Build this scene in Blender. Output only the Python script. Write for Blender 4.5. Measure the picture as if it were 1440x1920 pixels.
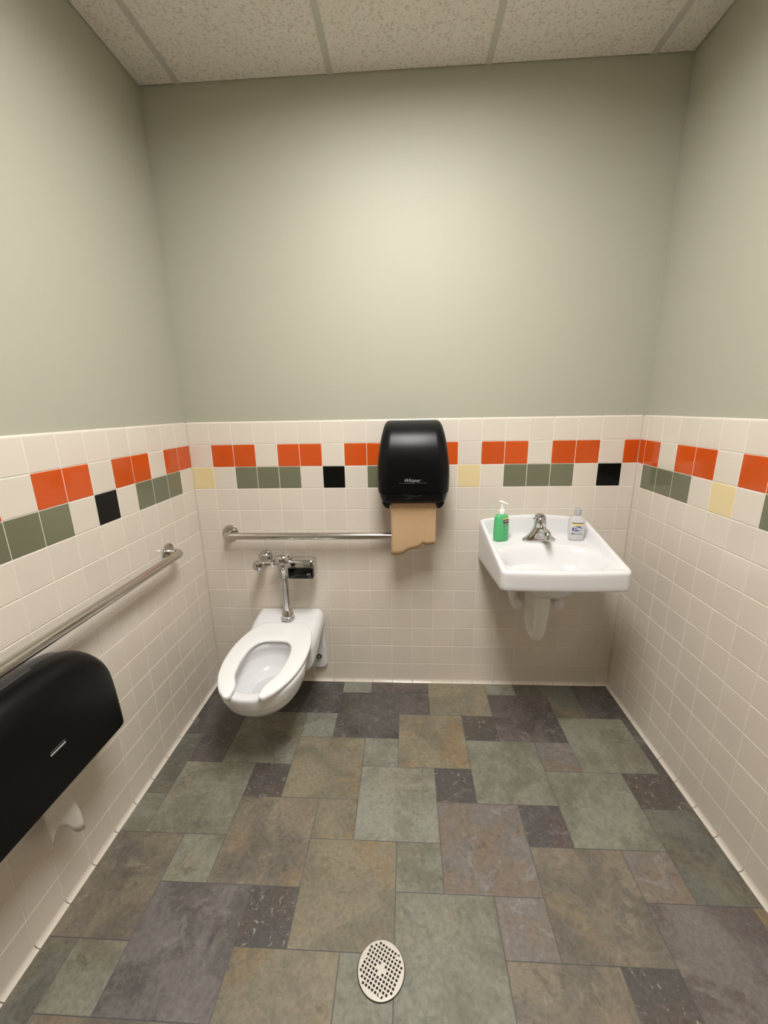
import bpy, bmesh, math, random
from mathutils import Vector, Matrix

for o in list(bpy.data.objects):
    bpy.data.objects.remove(o)
random.seed(7)
SC = bpy.context.scene
COL = SC.collection
PI = math.pi
U = 0.108            # tile pitch
ZT = 13.05 * U       # top of the tiled dado
W = 19.63 * U        # room width between tile faces
D = 22.43 * U        # room depth
H = 25.2 * U         # ceiling height
TH = 0.008           # how far the tiles stand proud of the painted plaster

# ------------------------------------------------------------------ camera, world, exposure
cam = bpy.data.cameras.new('camera')
cam.sensor_fit = 'VERTICAL'
cam.sensor_height = 36.0
cam.sensor_width = 27.0
cam.lens = 763.8 / 1920 * 36
cam.clip_start = 0.02
camo = bpy.data.objects.new('camera', cam)
COL.objects.link(camo)
camo.location = (9.7137 * U, -17.9729 * U, (0.5121 + 13.05) * U)
camo.rotation_euler = (1.31840, 0.0179, 0.0508)
SC.camera = camo

world = bpy.data.worlds.new('world')
SC.world = world
world.use_nodes = True
world.node_tree.nodes['Background'].inputs[0].default_value = (0.02, 0.02, 0.02, 1)
world.node_tree.nodes['Background'].inputs[1].default_value = 1.0

LAMP = 33.0          # radiance of the troffer lens
vs = SC.view_settings
vs.view_transform = 'Standard'
vs.look = 'None'
vs.gamma = 1.0
vs.use_curve_mapping = False
vs.exposure = 0.0

# ------------------------------------------------------------------ materials
def lin(c):
    return tuple(((v / 255) / 12.92 if v / 255 <= 0.04045 else ((v / 255 + 0.055) / 1.055) ** 2.4) for v in c)

def mat(name, rgb, rough=0.5, metal=0.0, **kw):
    m = bpy.data.materials.new(name)
    m.use_nodes = True
    b = m.node_tree.nodes['Principled BSDF']
    b.inputs['Base Color'].default_value = (*rgb, 1)
    b.inputs['Roughness'].default_value = rough
    b.inputs['Metallic'].default_value = metal
    for k, v in kw.items():
        b.inputs[k].default_value = v
    return m

def nd(m, t, **kw):
    n = m.node_tree.nodes.new(t)
    for k, v in kw.items():
        setattr(n, k, v)
    return n

def lk(m, a, b):
    m.node_tree.links.new(a, b)

def bsdf(m):
    return m.node_tree.nodes['Principled BSDF']

def add_bump(m, scale, strength, dist=0.001, detail=3.0, coord='Object'):
    tc = nd(m, 'ShaderNodeTexCoord')
    n = nd(m, 'ShaderNodeTexNoise')
    n.inputs['Scale'].default_value = scale
    n.inputs['Detail'].default_value = detail
    b = nd(m, 'ShaderNodeBump')
    b.inputs['Strength'].default_value = strength
    b.inputs['Distance'].default_value = dist
    lk(m, tc.outputs[coord], n.inputs['Vector'])
    lk(m, n.outputs['Fac'], b.inputs['Height'])
    lk(m, b.outputs['Normal'], bsdf(m).inputs['Normal'])
    return n

def tile_mat(name, rgb, rough=0.13, vary=0.03):
    m = mat(name, rgb, rough)
    oi = nd(m, 'ShaderNodeObjectInfo')
    mr = nd(m, 'ShaderNodeMapRange')
    mr.inputs['To Min'].default_value = 1 - vary
    mr.inputs['To Max'].default_value = 1 + vary * 0.4
    hs = nd(m, 'ShaderNodeHueSaturation')
    hs.inputs['Color'].default_value = (*rgb, 1)
    lk(m, oi.outputs['Random'], mr.inputs['Value'])
    lk(m, mr.outputs['Result'], hs.inputs['Value'])
    lk(m, hs.outputs['Color'], bsdf(m).inputs['Base Color'])
    tc = nd(m, 'ShaderNodeTexCoord')
    ad = nd(m, 'ShaderNodeVectorMath', operation='ADD')
    n = nd(m, 'ShaderNodeTexNoise')
    n.inputs['Scale'].default_value = 22
    n.inputs['Detail'].default_value = 1.0
    bp = nd(m, 'ShaderNodeBump')
    bp.inputs['Strength'].default_value = 0.06
    bp.inputs['Distance'].default_value = 0.004
    lk(m, tc.outputs['Object'], ad.inputs[0])
    lk(m, oi.outputs['Location'], ad.inputs[1])
    lk(m, ad.outputs['Vector'], n.inputs['Vector'])
    lk(m, n.outputs['Fac'], bp.inputs['Height'])
    lk(m, bp.outputs['Normal'], bsdf(m).inputs['Normal'])
    return m

M = {}
M['paint'] = mat('sage_paint', (0.425, 0.415, 0.333), 0.50, **{'Specular IOR Level': 0.22})
add_bump(M['paint'], 260, 0.12, 0.0006, 2.0)
M['plaster'] = mat('white_plaster', (0.6, 0.6, 0.57), 0.7)
M['grout'] = mat('white_grout', (0.86, 0.80, 0.72), 0.7)
M['cream'] = tile_mat('cream_glaze', (0.72, 0.652, 0.565))
M['orange'] = tile_mat('orange_glaze', (0.60, 0.086, 0.010), vary=0.06)
M['green'] = tile_mat('sage_green_glaze', (0.168, 0.172, 0.108), vary=0.05)
M['black'] = tile_mat('black_glaze', (0.003, 0.003, 0.003))
bsdf(M['black']).inputs['Specular IOR Level'].default_value = 0.2
M['yellow'] = tile_mat('pale_yellow_glaze', (0.76, 0.62, 0.345))
M['porcelain'] = mat('white_porcelain', (0.76, 0.755, 0.76), 0.09)
M['seat'] = mat('white_plastic', (0.88, 0.88, 0.88), 0.2)
M['chrome'] = mat('chrome', (0.62, 0.615, 0.61), 0.07, 1.0)
M['steel'] = mat('brushed_steel', (0.56, 0.53, 0.49), 0.22, 1.0)
M['blackpl'] = mat('black_plastic', (0.003, 0.003, 0.0035), 0.33, **{'Specular IOR Level': 0.24})
M['blacksat'] = mat('satin_black_plastic', (0.010, 0.010, 0.011), 0.36)
M['smoke'] = mat('smoked_grey_plastic', (0.085, 0.085, 0.095), 0.3)
M['blackgl'] = mat('black_glass', (0.003, 0.003, 0.003), 0.06)
M['silver'] = mat('silver_print', (0.42, 0.42, 0.42), 0.4)
M['dimsilver'] = mat('dim_silver_print', (0.10, 0.10, 0.10), 0.5)
M['pvc'] = mat('white_vinyl_cover', (0.78, 0.75, 0.72), 0.45)
M['bolt'] = mat('dull_bolt_metal', (0.20, 0.18, 0.16), 0.3, 1.0)
M['kraft'] = mat('kraft_paper', (0.56, 0.375, 0.215), 0.85)
M['tissue'] = mat('white_tissue', (0.68, 0.63, 0.58), 0.9)
M['tbar'] = mat('ceiling_grid_paint', (0.60, 0.57, 0.52), 0.5)
M['nickel'] = mat('drain_metal', (0.62, 0.57, 0.51), 0.5, 0.35)
M['drainshade'] = mat('drain_darkness', (0.01, 0.009, 0.008), 0.8)
M['joint'] = mat('floor_joint', (0.10, 0.094, 0.09), 0.6)
M['housing'] = mat('white_enamel', (0.7, 0.7, 0.68), 0.4)

# kraft fibres
def mottled(m, scale, lo, hi, rgb):
    tc = nd(m, 'ShaderNodeTexCoord')
    n = nd(m, 'ShaderNodeTexNoise')
    n.inputs['Scale'].default_value = scale
    n.inputs['Detail'].default_value = 4
    mr = nd(m, 'ShaderNodeMapRange')
    mr.inputs['From Min'].default_value = 0.3
    mr.inputs['From Max'].default_value = 0.7
    mr.inputs['To Min'].default_value = lo
    mr.inputs['To Max'].default_value = hi
    hs = nd(m, 'ShaderNodeHueSaturation')
    hs.inputs['Color'].default_value = (*rgb, 1)
    lk(m, tc.outputs['Object'], n.inputs['Vector'])
    lk(m, n.outputs['Fac'], mr.inputs['Value'])
    lk(m, mr.outputs['Result'], hs.inputs['Value'])
    lk(m, hs.outputs['Color'], bsdf(m).inputs['Base Color'])
mottled(M['kraft'], 420, 0.88, 1.1, (0.56, 0.375, 0.215))

# mineral fibre ceiling panel
m = M['panel'] = mat('mineral_fibre_panel', (0.62, 0.58, 0.52), 0.9)
tc = nd(m, 'ShaderNodeTexCoord')
n1 = nd(m, 'ShaderNodeTexNoise'); n1.inputs['Scale'].default_value = 110; n1.inputs['Detail'].default_value = 4; n1.inputs['Roughness'].default_value = 0.65
n2 = nd(m, 'ShaderNodeTexVoronoi'); n2.inputs['Scale'].default_value = 120
cr = nd(m, 'ShaderNodeValToRGB')
cr.color_ramp.elements[0].position = 0.44; cr.color_ramp.elements[0].color = (0.63, 0.58, 0.52, 1)
cr.color_ramp.elements[1].position = 0.57; cr.color_ramp.elements[1].color = (0.86, 0.81, 0.75, 1)
mx = nd(m, 'ShaderNodeMath', operation='MULTIPLY_ADD'); mx.inputs[1].default_value = 0.16
bp = nd(m, 'ShaderNodeBump'); bp.inputs['Strength'].default_value = 0.6; bp.inputs['Distance'].default_value = 0.002
lk(m, tc.outputs['Object'], n1.inputs['Vector']); lk(m, tc.outputs['Object'], n2.inputs['Vector'])
lk(m, n2.outputs['Distance'], mx.inputs[0]); lk(m, n1.outputs['Fac'], mx.inputs[2])
lk(m, mx.outputs['Value'], cr.inputs['Fac']); lk(m, cr.outputs['Color'], bsdf(m).inputs['Base Color'])
lk(m, mx.outputs['Value'], bp.inputs['Height']); lk(m, bp.outputs['Normal'], bsdf(m).inputs['Normal'])

# lamp lens
m = M['lens'] = bpy.data.materials.new('lamp_lens'); m.use_nodes = True
m.node_tree.nodes.remove(m.node_tree.nodes['Principled BSDF'])
e = nd(m, 'ShaderNodeEmission'); e.inputs[0].default_value = (1.0, 0.985, 0.955, 1); e.inputs[1].default_value = LAMP
lk(m, e.outputs[0], m.node_tree.nodes['Material Output'].inputs[0])

# liquids in bottles
M['greengel'] = mat('green_soap', (0.15, 0.66, 0.28), 0.08, 0.0, **{'Transmission Weight': 0.4, 'IOR': 1.36})
M['cleargel'] = mat('clear_soap', (0.93, 0.93, 0.94), 0.06, 0.0, **{'Transmission Weight': 0.6, 'IOR': 1.30})
M['clearcap'] = mat('clear_cap', (0.62, 0.63, 0.64), 0.2, 0.0, **{'Transmission Weight': 0.4})
M['whitepl'] = mat('white_pump_plastic', (0.85, 0.85, 0.83), 0.3)
M['blueink'] = mat('blue_print', (0.035, 0.055, 0.22), 0.4)
M['whiteink'] = mat('white_print', (0.9, 0.9, 0.9), 0.4)
M['yellowink'] = mat('yellow_print', (0.72, 0.58, 0.22), 0.4)
M['blackink'] = mat('black_print', (0.012, 0.014, 0.02), 0.4)
M['redink'] = mat('maroon_print', (0.07, 0.02, 0.018), 0.4)
M['greyink'] = mat('grey_print', (0.42, 0.42, 0.5), 0.4)

# slate floor: colours come from the properties of each piece
m = M['slate'] = mat('slate_floor', (0.1, 0.1, 0.09), 0.42)
geo = nd(m, 'ShaderNodeNewGeometry')
oi = nd(m, 'ShaderNodeObjectInfo')
def attr(nm):
    a = nd(m, 'ShaderNodeAttribute'); a.attribute_type = 'OBJECT'; a.attribute_name = nm
    return a
a1, a2, a3, asp = attr('tone'), attr('blotch'), attr('accent'), attr('speck')
off = nd(m, 'ShaderNodeVectorMath', operation='SCALE'); off.inputs['Scale'].default_value = 3.7
cb = nd(m, 'ShaderNodeCombineXYZ')
lk(m, oi.outputs['Random'], cb.inputs[0]); lk(m, oi.outputs['Random'], cb.inputs[1]); lk(m, oi.outputs['Random'], cb.inputs[2])
lk(m, cb.outputs[0], off.inputs[0])
pos = nd(m, 'ShaderNodeVectorMath', operation='ADD')
lk(m, geo.outputs['Position'], pos.inputs[0]); lk(m, off.outputs[0], pos.inputs[1])
def noise(scale, detail, rough=0.55, dist=0.0):
    n = nd(m, 'ShaderNodeTexNoise'); n.inputs['Scale'].default_value = scale; n.inputs['Detail'].default_value = detail
    n.inputs['Roughness'].default_value = rough; n.inputs['Distortion'].default_value = dist
    lk(m, pos.outputs[0], n.inputs['Vector']); return n
def ramp(src, lo, hi):
    r = nd(m, 'ShaderNodeMapRange'); r.inputs['From Min'].default_value = lo; r.inputs['From Max'].default_value = hi
    r.interpolation_type = 'SMOOTHSTEP'
    lk(m, src, r.inputs['Value']); return r.outputs['Result']
def mixc(fac, a, b, mode='MIX'):
    x = nd(m, 'ShaderNodeMix', data_type='RGBA', blend_type=mode)
    if hasattr(fac, 'links'): lk(m, fac, x.inputs[0])
    else: x.inputs[0].default_value = fac
    for s, i in ((a, 6), (b, 7)):
        if hasattr(s, 'links'): lk(m, s, x.inputs[i])
        else: x.inputs[i].default_value = s
    return x.outputs[2]
nb = noise(5.0, 6, 0.62, 0.6)
nv = noise(10.0, 8, 0.68, 1.6)
nw = noise(3.6, 4, 0.6, 0.8)
nf = noise(75, 6, 0.72)
ns = noise(60, 2, 0.5, 1.2)
nl = noise(6.0, 5, 0.6, 2.2)
c = mixc(ramp(nb.outputs['Fac'], 0.44, 0.58), a1.outputs['Color'], a2.outputs['Color'])
c = mixc(ramp(nv.outputs['Fac'], 0.54, 0.66), c, a3.outputs['Color'])
awm = attr('warm')
wm = nd(m, 'ShaderNodeMath', operation='MULTIPLY')
lk(m, ramp(nw.outputs['Fac'], 0.50, 0.70), wm.inputs[0]); lk(m, awm.outputs['Fac'], wm.inputs[1])
c = mixc(wm.outputs[0], c, (*lin((130, 110, 82)), 1))
# cloudy light and dark wear
def shade(src, lo, hi, v0, v1, c):
    fr = nd(m, 'ShaderNodeMapRange'); fr.inputs['From Min'].default_value = lo; fr.inputs['From Max'].default_value = hi
    fr.inputs['To Min'].default_value = v0; fr.inputs['To Max'].default_value = v1
    lk(m, src, fr.inputs['Value'])
    hv = nd(m, 'ShaderNodeHueSaturation'); lk(m, c, hv.inputs['Color']); lk(m, fr.outputs['Result'], hv.inputs['Value'])
    return hv.outputs['Color']
c = shade(nf.outputs['Fac'], 0.3, 0.7, 0.74, 1.24, c)
c = shade(nb.outputs['Fac'], 0.3, 0.7, 1.16, 0.86, c)
nd2 = noise(17, 8, 0.75, 1.0)
dk = nd(m, 'ShaderNodeMath', operation='MULTIPLY'); lk(m, ramp(nd2.outputs['Fac'], 0.52, 0.66), dk.inputs[0]); lk(m, ramp(nw.outputs['Fac'], 0.40, 0.56), dk.inputs[1])
c = shade(dk.outputs[0], 0.0, 1.0, 1.04, 0.70, c)
# thin pale veins and flecks, strongest on the dark pieces
ab = nd(m, 'ShaderNodeMath', operation='SUBTRACT'); ab.inputs[1].default_value = 0.5; lk(m, nl.outputs['Fac'], ab.inputs[0])
ab2 = nd(m, 'ShaderNodeMath', operation='ABSOLUTE'); lk(m, ab.outputs[0], ab2.inputs[0])
vn = nd(m, 'ShaderNodeMapRange'); vn.inputs['From Min'].default_value = 0.0; vn.inputs['From Max'].default_value = 0.012
vn.inputs['To Min'].default_value = 0.30; vn.inputs['To Max'].default_value = 0.0
lk(m, ab2.outputs[0], vn.inputs['Value'])
vm = nd(m, 'ShaderNodeMath', operation='MULTIPLY'); lk(m, vn.outputs['Result'], vm.inputs[0]); lk(m, ramp(nb.outputs['Fac'], 0.40, 0.60), vm.inputs[1])
avn = attr('vein')
vm2 = nd(m, 'ShaderNodeMath', operation='MULTIPLY'); lk(m, vm.outputs[0], vm2.inputs[0]); lk(m, avn.outputs['Fac'], vm2.inputs[1])
c = mixc(vm2.outputs[0], c, (0.34, 0.32, 0.30, 1))
sp = nd(m, 'ShaderNodeMath', operation='MULTIPLY')
lk(m, ramp(ns.outputs['Fac'], 0.63, 0.70), sp.inputs[0]); lk(m, asp.outputs['Fac'], sp.inputs[1])
c = mixc(sp.outputs[0], c, (0.30, 0.28, 0.24, 1))
lk(m, c, bsdf(m).inputs['Base Color'])
rr = nd(m, 'ShaderNodeMapRange'); rr.inputs['To Min'].default_value = 0.36; rr.inputs['To Max'].default_value = 0.58
lk(m, nv.outputs['Fac'], rr.inputs['Value']); lk(m, rr.outputs['Result'], bsdf(m).inputs['Roughness'])
bp = nd(m, 'ShaderNodeBump'); bp.inputs['Strength'].default_value = 0.35; bp.inputs['Distance'].default_value = 0.0012
lk(m, nv.outputs['Fac'], bp.inputs['Height']); lk(m, bp.outputs['Normal'], bsdf(m).inputs['Normal'])

# ------------------------------------------------------------------ mesh helpers
def link(name, me, parent=None, material=None):
    o = bpy.data.objects.new(name, me)
    COL.objects.link(o)
    if parent is not None:
        o.parent = parent
    if material is not None and me is not None and not me.materials:
        me.materials.append(material)
    return o

def finish(name, bm, material, parent=None, smooth=True, angle=None, recalc=True):
    if recalc:
        bmesh.ops.recalc_face_normals(bm, faces=bm.faces)
    me = bpy.data.meshes.new(name)
    bm.to_mesh(me)
    bm.free()
    if smooth:
        me.polygons.foreach_set('use_smooth', [True] * len(me.polygons))
        if angle:
            me.set_sharp_from_angle(angle=math.radians(angle))
    me.materials.append(material)
    return link(name, me, parent)

def thing(name, label, cat, loc=(0, 0, 0), group=None):
    o = bpy.data.objects.new(name, None)
    o.empty_display_size = 0.05
    COL.objects.link(o)
    o.location = loc
    o['label'] = label
    o['category'] = cat
    if group:
        o['group'] = group
    return o

def part(name, bm, material, parent, smooth=True, angle=40, label=None):
    """the geometry is in world coordinates; keep it there under a parent placed elsewhere"""
    p = parent
    off = Vector((0, 0, 0))
    while p is not None:
        off += p.location
        p = p.parent
    bmesh.ops.translate(bm, verts=bm.verts, vec=-off)
    o = finish(name, bm, material, parent, smooth, angle)
    if label:
        o['label'] = label
    return o

def box(bm, x0, x1, y0, y1, z0, z1, bev=0.0, seg=2):
    t = bmesh.new()
    bmesh.ops.create_cube(t, size=1.0)
    for v in t.verts:
        v.co = Vector(((x0 + x1) / 2 + v.co.x * (x1 - x0), (y0 + y1) / 2 + v.co.y * (y1 - y0), (z0 + z1) / 2 + v.co.z * (z1 - z0)))
    if bev:
        bmesh.ops.bevel(t, geom=t.edges[:], offset=bev, segments=seg, affect='EDGES', profile=0.5)
    merge(bm, t)

def merge(bm, t):
    me = bpy.data.meshes.new('tmp')
    t.to_mesh(me)
    t.free()
    bm.from_mesh(me)
    bpy.data.meshes.remove(me)

def loft(bm, rings, cap0=True, cap1=True, closed=True):
    vr = [[bm.verts.new(p) for p in r] for r in rings]
    n = len(rings[0])
    for a, b in zip(vr[:-1], vr[1:]):
        for i in range(n if closed else n - 1):
            j = (i + 1) % n
            bm.faces.new((a[i], a[j], b[j], b[i]))
    if cap0:
        bm.faces.new(vr[0][::-1])
    if cap1:
        bm.faces.new(vr[-1])
    return vr

def tube(bm, pts, radii, n=20, cap=True):
    pts = [Vector(p) for p in pts]
    if not hasattr(radii, '__len__'):
        radii = [radii] * len(pts)
    tang = []
    for i in range(len(pts)):
        a = pts[max(i - 1, 0)]
        b = pts[min(i + 1, len(pts) - 1)]
        tang.append((b - a).normalized())
    up = Vector((0, 0, 1)) if abs(tang[0].z) < 0.9 else Vector((1, 0, 0))
    nrm = (up - tang[0] * up.dot(tang[0])).normalized()
    rings = []
    for i, p in enumerate(pts):
        if i:
            q = tang[i - 1].rotation_difference(tang[i])
            nrm = (q @ nrm).normalized()
        bi = tang[i].cross(nrm)
        rings.append([p + (nrm * math.cos(2 * PI * k / n) + bi * math.sin(2 * PI * k / n)) * radii[i] for k in range(n)])
    loft(bm, rings, cap, cap)

def arc(p0, corner, p1, k=8):
    """quadratic bend from p0 to p1 through a corner"""
    p0, c, p1 = Vector(p0), Vector(corner), Vector(p1)
    return [(p0 * (1 - t) ** 2 + c * 2 * t * (1 - t) + p1 * t * t) for t in [i / k for i in range(k + 1)]]

def lathe(bm, origin, axis, prof, n=28):
    """prof: (r, h) along axis"""
    o, a = Vector(origin), Vector(axis).normalized()
    u = a.orthogonal().normalized()
    v = a.cross(u)
    rings = [[o + a * h + (u * math.cos(2 * PI * k / n) + v * math.sin(2 * PI * k / n)) * max(r, 1e-5) for k in range(n)] for r, h in prof]
    loft(bm, rings)

def rrect(hw0, hw1, d0, d1, r, seg=6):
    """rounded rectangle outline in 2D (x0..x1, y0..y1)"""
    out = []
    for cx, cy, a0 in ((hw1 - r, d1 - r, 0), (hw0 + r, d1 - r, 90), (hw0 + r, d0 + r, 180), (hw1 - r, d0 + r, 270)):
        for i in range(seg + 1):
            a = math.radians(a0 + 90 * i / seg)
            out.append((cx + r * math.cos(a), cy + r * math.sin(a)))
    return out

def interp(tab, t):
    """smooth (monotone-ish) interpolation in a table of (t, v...)"""
    if t <= tab[0][0]: return tab[0][1:]
    if t >= tab[-1][0]: return tab[-1][1:]
    for a, b in zip(tab[:-1], tab[1:]):
        if a[0] <= t <= b[0]:
            f = (t - a[0]) / (b[0] - a[0])
            return tuple(x + (y - x) * f for x, y in zip(a[1:], b[1:]))

def catmull(pts, k=6):
    out = []
    P = [Vector(p) for p in pts]
    for i in range(len(P) - 1):
        p0, p1, p2, p3 = P[max(i - 1, 0)], P[i], P[i + 1], P[min(i + 2, len(P) - 1)]
        for j in range(k):
            t = j / k
            out.append(0.5 * ((2 * p1) + (p2 - p0) * t + (2 * p0 - 5 * p1 + 4 * p2 - p3) * t * t + (3 * p1 - p0 - 3 * p2 + p3) * t ** 3))
    out.append(P[-1])
    return out

def smooth(a, b, x):
    t = min(max((x - a) / (b - a), 0), 1)
    return t * t * (3 - 2 * t)

def text_bm(body, size, shear=0.0, extrude=0.0003, bold=0.0):
    cu = bpy.data.curves.new('lettering', 'FONT')
    cu.body = body
    cu.size = size
    cu.shear = shear
    cu.align_x = 'CENTER'
    cu.align_y = 'CENTER'
    cu.extrude = extrude
    cu.offset = bold
    cu.resolution_u = 3
    o = bpy.data.objects.new('lettering', cu)
    COL.objects.link(o)
    dg = bpy.context.evaluated_depsgraph_get()
    dg.update()
    me = bpy.data.meshes.new_from_object(o.evaluated_get(dg))
    bm = bmesh.new()
    bm.from_mesh(me)
    bpy.data.objects.remove(o)
    bpy.data.curves.remove(cu)
    bpy.data.meshes.remove(me)
    return bm

# ------------------------------------------------------------------ the setting: walls
def structure(name, bm, material, label, cat):
    o = finish(name, bm, material, None, smooth=False)
    o['kind'] = 'structure'
    o['label'] = label
    o['category'] = cat
    return o

b = bmesh.new(); box(b, -TH - 0.1, W + TH + 0.1, TH, TH + 0.1, -0.02, H + 0.15)
wall_back = structure('wall_back', b, M['paint'], 'sage green back wall with tiled lower half behind the toilet and sink', 'wall')
b = bmesh.new(); box(b, -TH - 0.1, -TH, -D, TH, -0.02, H + 0.15)
wall_left = structure('wall_left', b, M['paint'], 'sage green left wall with tiled lower half and long grab bar', 'wall')
b = bmesh.new(); box(b, W + TH, W + TH + 0.1, -D, TH, -0.02, H + 0.15)
wall_right = structure('wall_right', b, M['paint'], 'sage green right wall with tiled lower half and nothing hung on it', 'wall')
b = bmesh.new(); box(b, -TH - 0.1, W + TH + 0.1, -D - 0.1, -D, -0.02, H + 0.15)
wall_front = structure('wall_front', b, M['paint'], 'plain sage green wall behind the viewer', 'wall')

def wood(name, rgb):
    m = mat(name, rgb, 0.35)
    tc = nd(m, 'ShaderNodeTexCoord'); mp = nd(m, 'ShaderNodeMapping'); mp.inputs['Scale'].default_value = (14, 14, 1.2)
    n = nd(m, 'ShaderNodeTexNoise'); n.inputs['Scale'].default_value = 3; n.inputs['Detail'].default_value = 6
    cr = nd(m, 'ShaderNodeValToRGB')
    cr.color_ramp.elements[0].position = 0.35; cr.color_ramp.elements[0].color = (*[v * 0.7 for v in rgb], 1)
    cr.color_ramp.elements[1].position = 0.65; cr.color_ramp.elements[1].color = (*[v * 1.2 for v in rgb], 1)
    lk(m, tc.outputs['Object'], mp.inputs['Vector']); lk(m, mp.outputs[0], n.inputs['Vector']); lk(m, n.outputs['Fac'], cr.inputs['Fac'])
    lk(m, cr.outputs['Color'], bsdf(m).inputs['Base Color'])
    return m
M['wood'] = wood('brown_wood', (0.16, 0.085, 0.042))
M['framepaint'] = mat('dark_frame_paint', (0.05, 0.048, 0.045), 0.4)
b = bmesh.new(); box(b, 0.62, 1.53, -D + 0.004, -D + 0.044, 0.008, 2.10, 0.002)  # unseen door with frame and handle, added so the chrome reflects something dark
door = structure('added_door_1', b, M['wood'], 'unseen brown wooden door added behind the viewer to darken chrome reflections', 'door')
b = bmesh.new(); box(b, 0.57, 0.617, -D + 0.002, -D + 0.055, 0, 2.15); box(b, 1.533, 1.58, -D + 0.002, -D + 0.055, 0, 2.15); box(b, 0.617, 1.533, -D + 0.002, -D + 0.055, 2.103, 2.15)
finish('added_door_frame', b, M['framepaint'], door, smooth=False)
b = bmesh.new()
lathe(b, (0.69, -D + 0.044, 1.0), (0, 1, 0), [(0.028, 0), (0.028, 0.008), (0.012, 0.012), (0.011, 0.045)], 20)
tube(b, [(0.69, -D + 0.085, 1.0), (0.75, -D + 0.088, 1.0), (0.81, -D + 0.086, 1.0)], [0.011, 0.010, 0.008], 12)
finish('added_door_handle', b, M['steel'], door)

# grout behind the tiles
for nm, par, ext in (('grout', wall_back, (0, W, 0.0013, TH)), ('grout', wall_left, (-TH, -0.0013, -D, 0)), ('grout', wall_right, (W + 0.0013, W + TH, -D, 0))):
    b = bmesh.new(); box(b, *ext, 0.0, ZT - 0.004)
    o = finish(nm, b, M['grout'], par, smooth=False)
    o['label'] = 'white grout in the tile joints'

b = bmesh.new()
for sx0, sx1 in ((0.0, 0.0016), (W - 0.0016, W)):
    box(b, sx0, sx1, -0.0016, 0.0, 0.02, ZT - 0.004)
finish('corner_joint', b, M['cream'], wall_back, smooth=False)

JW = 0.0017
TILE = {}
def tile_mesh(w, kind, material):
    key = (round(w, 4), kind, material.name)
    if key in TILE:
        return TILE[key]
    g = JW / 2
    bm = bmesh.new()
    hw = w / 2 - g
    if kind == 'field':
        hz = U / 2 - g
        rings = []
        for ins, dep in ((0, 0.007), (0, 0.0018), (0.0005, 0.0007), (0.0018, 0.0)):
            rings.append([Vector((-hw + ins, dep, -hz + ins)), Vector((hw - ins, dep, -hz + ins)), Vector((hw - ins, dep, hz - ins)), Vector((-hw + ins, dep, hz - ins))])
        loft(bm, rings, False, True)
    else:
        if kind == 'top':       # bullnose: rounded over the top edge
            h0, h1 = -U / 2 + g, U / 2
            prof = [(0.007, h0), (0.0018, h0), (0.0005, h0 + 0.0005), (0, h0 + 0.0018), (0, h1 - 0.008), (0.0006, h1 - 0.005), (0.0024, h1 - 0.0022), (0.005, h1 - 0.0006), (TH, h1)]
        else:                   # cove base: curves out to the floor
            h0, h1 = -0.0567, 0.0567 - g
            prof = [(TH, h0), (-0.013, h0), (-0.0132, h0 + 0.002), (-0.0118, h0 + 0.003), (-0.008, h0 + 0.0042), (-0.0045, h0 + 0.0075), (-0.0018, h0 + 0.0125), (-0.0004, h0 + 0.018), (0, h0 + 0.024), (0, h1 - 0.0018), (0.0005, h1 - 0.0005), (0.0018, h1), (0.007, h1)]
        L, R = [], []
        rings = []
        for x, ins in ((-hw, 0.0), (-hw + 0.0005, 1.0), (-hw + 0.0018, 1.2), (hw - 0.0018, 1.2), (hw - 0.0005, 1.0), (hw, 0.0)):
            d = 0.0018 if ins == 0 else (0.0007 if ins == 1.0 else 0.0)
            rings.append([Vector((x, y + (d if y < 0.0065 else 0), z)) for y, z in prof])
        loft(bm, rings, False, False, closed=False)
    bmesh.ops.recalc_face_normals(bm, faces=bm.faces)
    # make sure the glaze faces the room (-Y)
    s = sum(f.normal.y * f.calc_area() for f in bm.faces)
    if s > 0:
        bmesh.ops.reverse_faces(bm, faces=bm.faces)
    me = bpy.data.meshes.new('tile')
    bm.to_mesh(me); bm.free()
    if kind != 'field':
        me.polygons.foreach_set('use_smooth', [True] * len(me.polygons))
        me.set_sharp_from_angle(angle=math.radians(9))
    me.materials.append(material)
    TILE[key] = me
    return me

GREEN = {2, 3, 4, 8, 9, 10}
TLAB = {'orange': 'glossy orange tile', 'green': 'glossy olive green tile', 'black': 'glossy black tile', 'yellow': 'pale yellow tile'}
def tile_colour(row, c):
    if row == 1 and c % 3 != 0: return 'orange'
    if row == 2:
        k = c % 12
        if k in GREEN: return 'green'
        if k == 6: return 'black'
        if k == 0: return 'yellow'
    return 'cream'

def lay(parent, place, w, c):
    """one column of thirteen tiles; place(z) -> matrix of the tile centre"""
    for row in range(13):
        kind = 'top' if row == 0 else ('cove' if row == 12 else 'field')
        z = ZT - (row + 0.5) * U if row < 12 else 0.0567
        col = tile_colour(row, c)
        o = link('tile', tile_mesh(w, kind, M[col]), parent)
        j = 0.0016 if kind == 'field' else 0.0004
        o.matrix_world = place(z) @ Matrix.Rotation(random.uniform(-j, j), 4, 'X') @ Matrix.Rotation(random.uniform(-j, j), 4, 'Z')
        if col in TLAB:
            o['label'] = TLAB[col]

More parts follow.
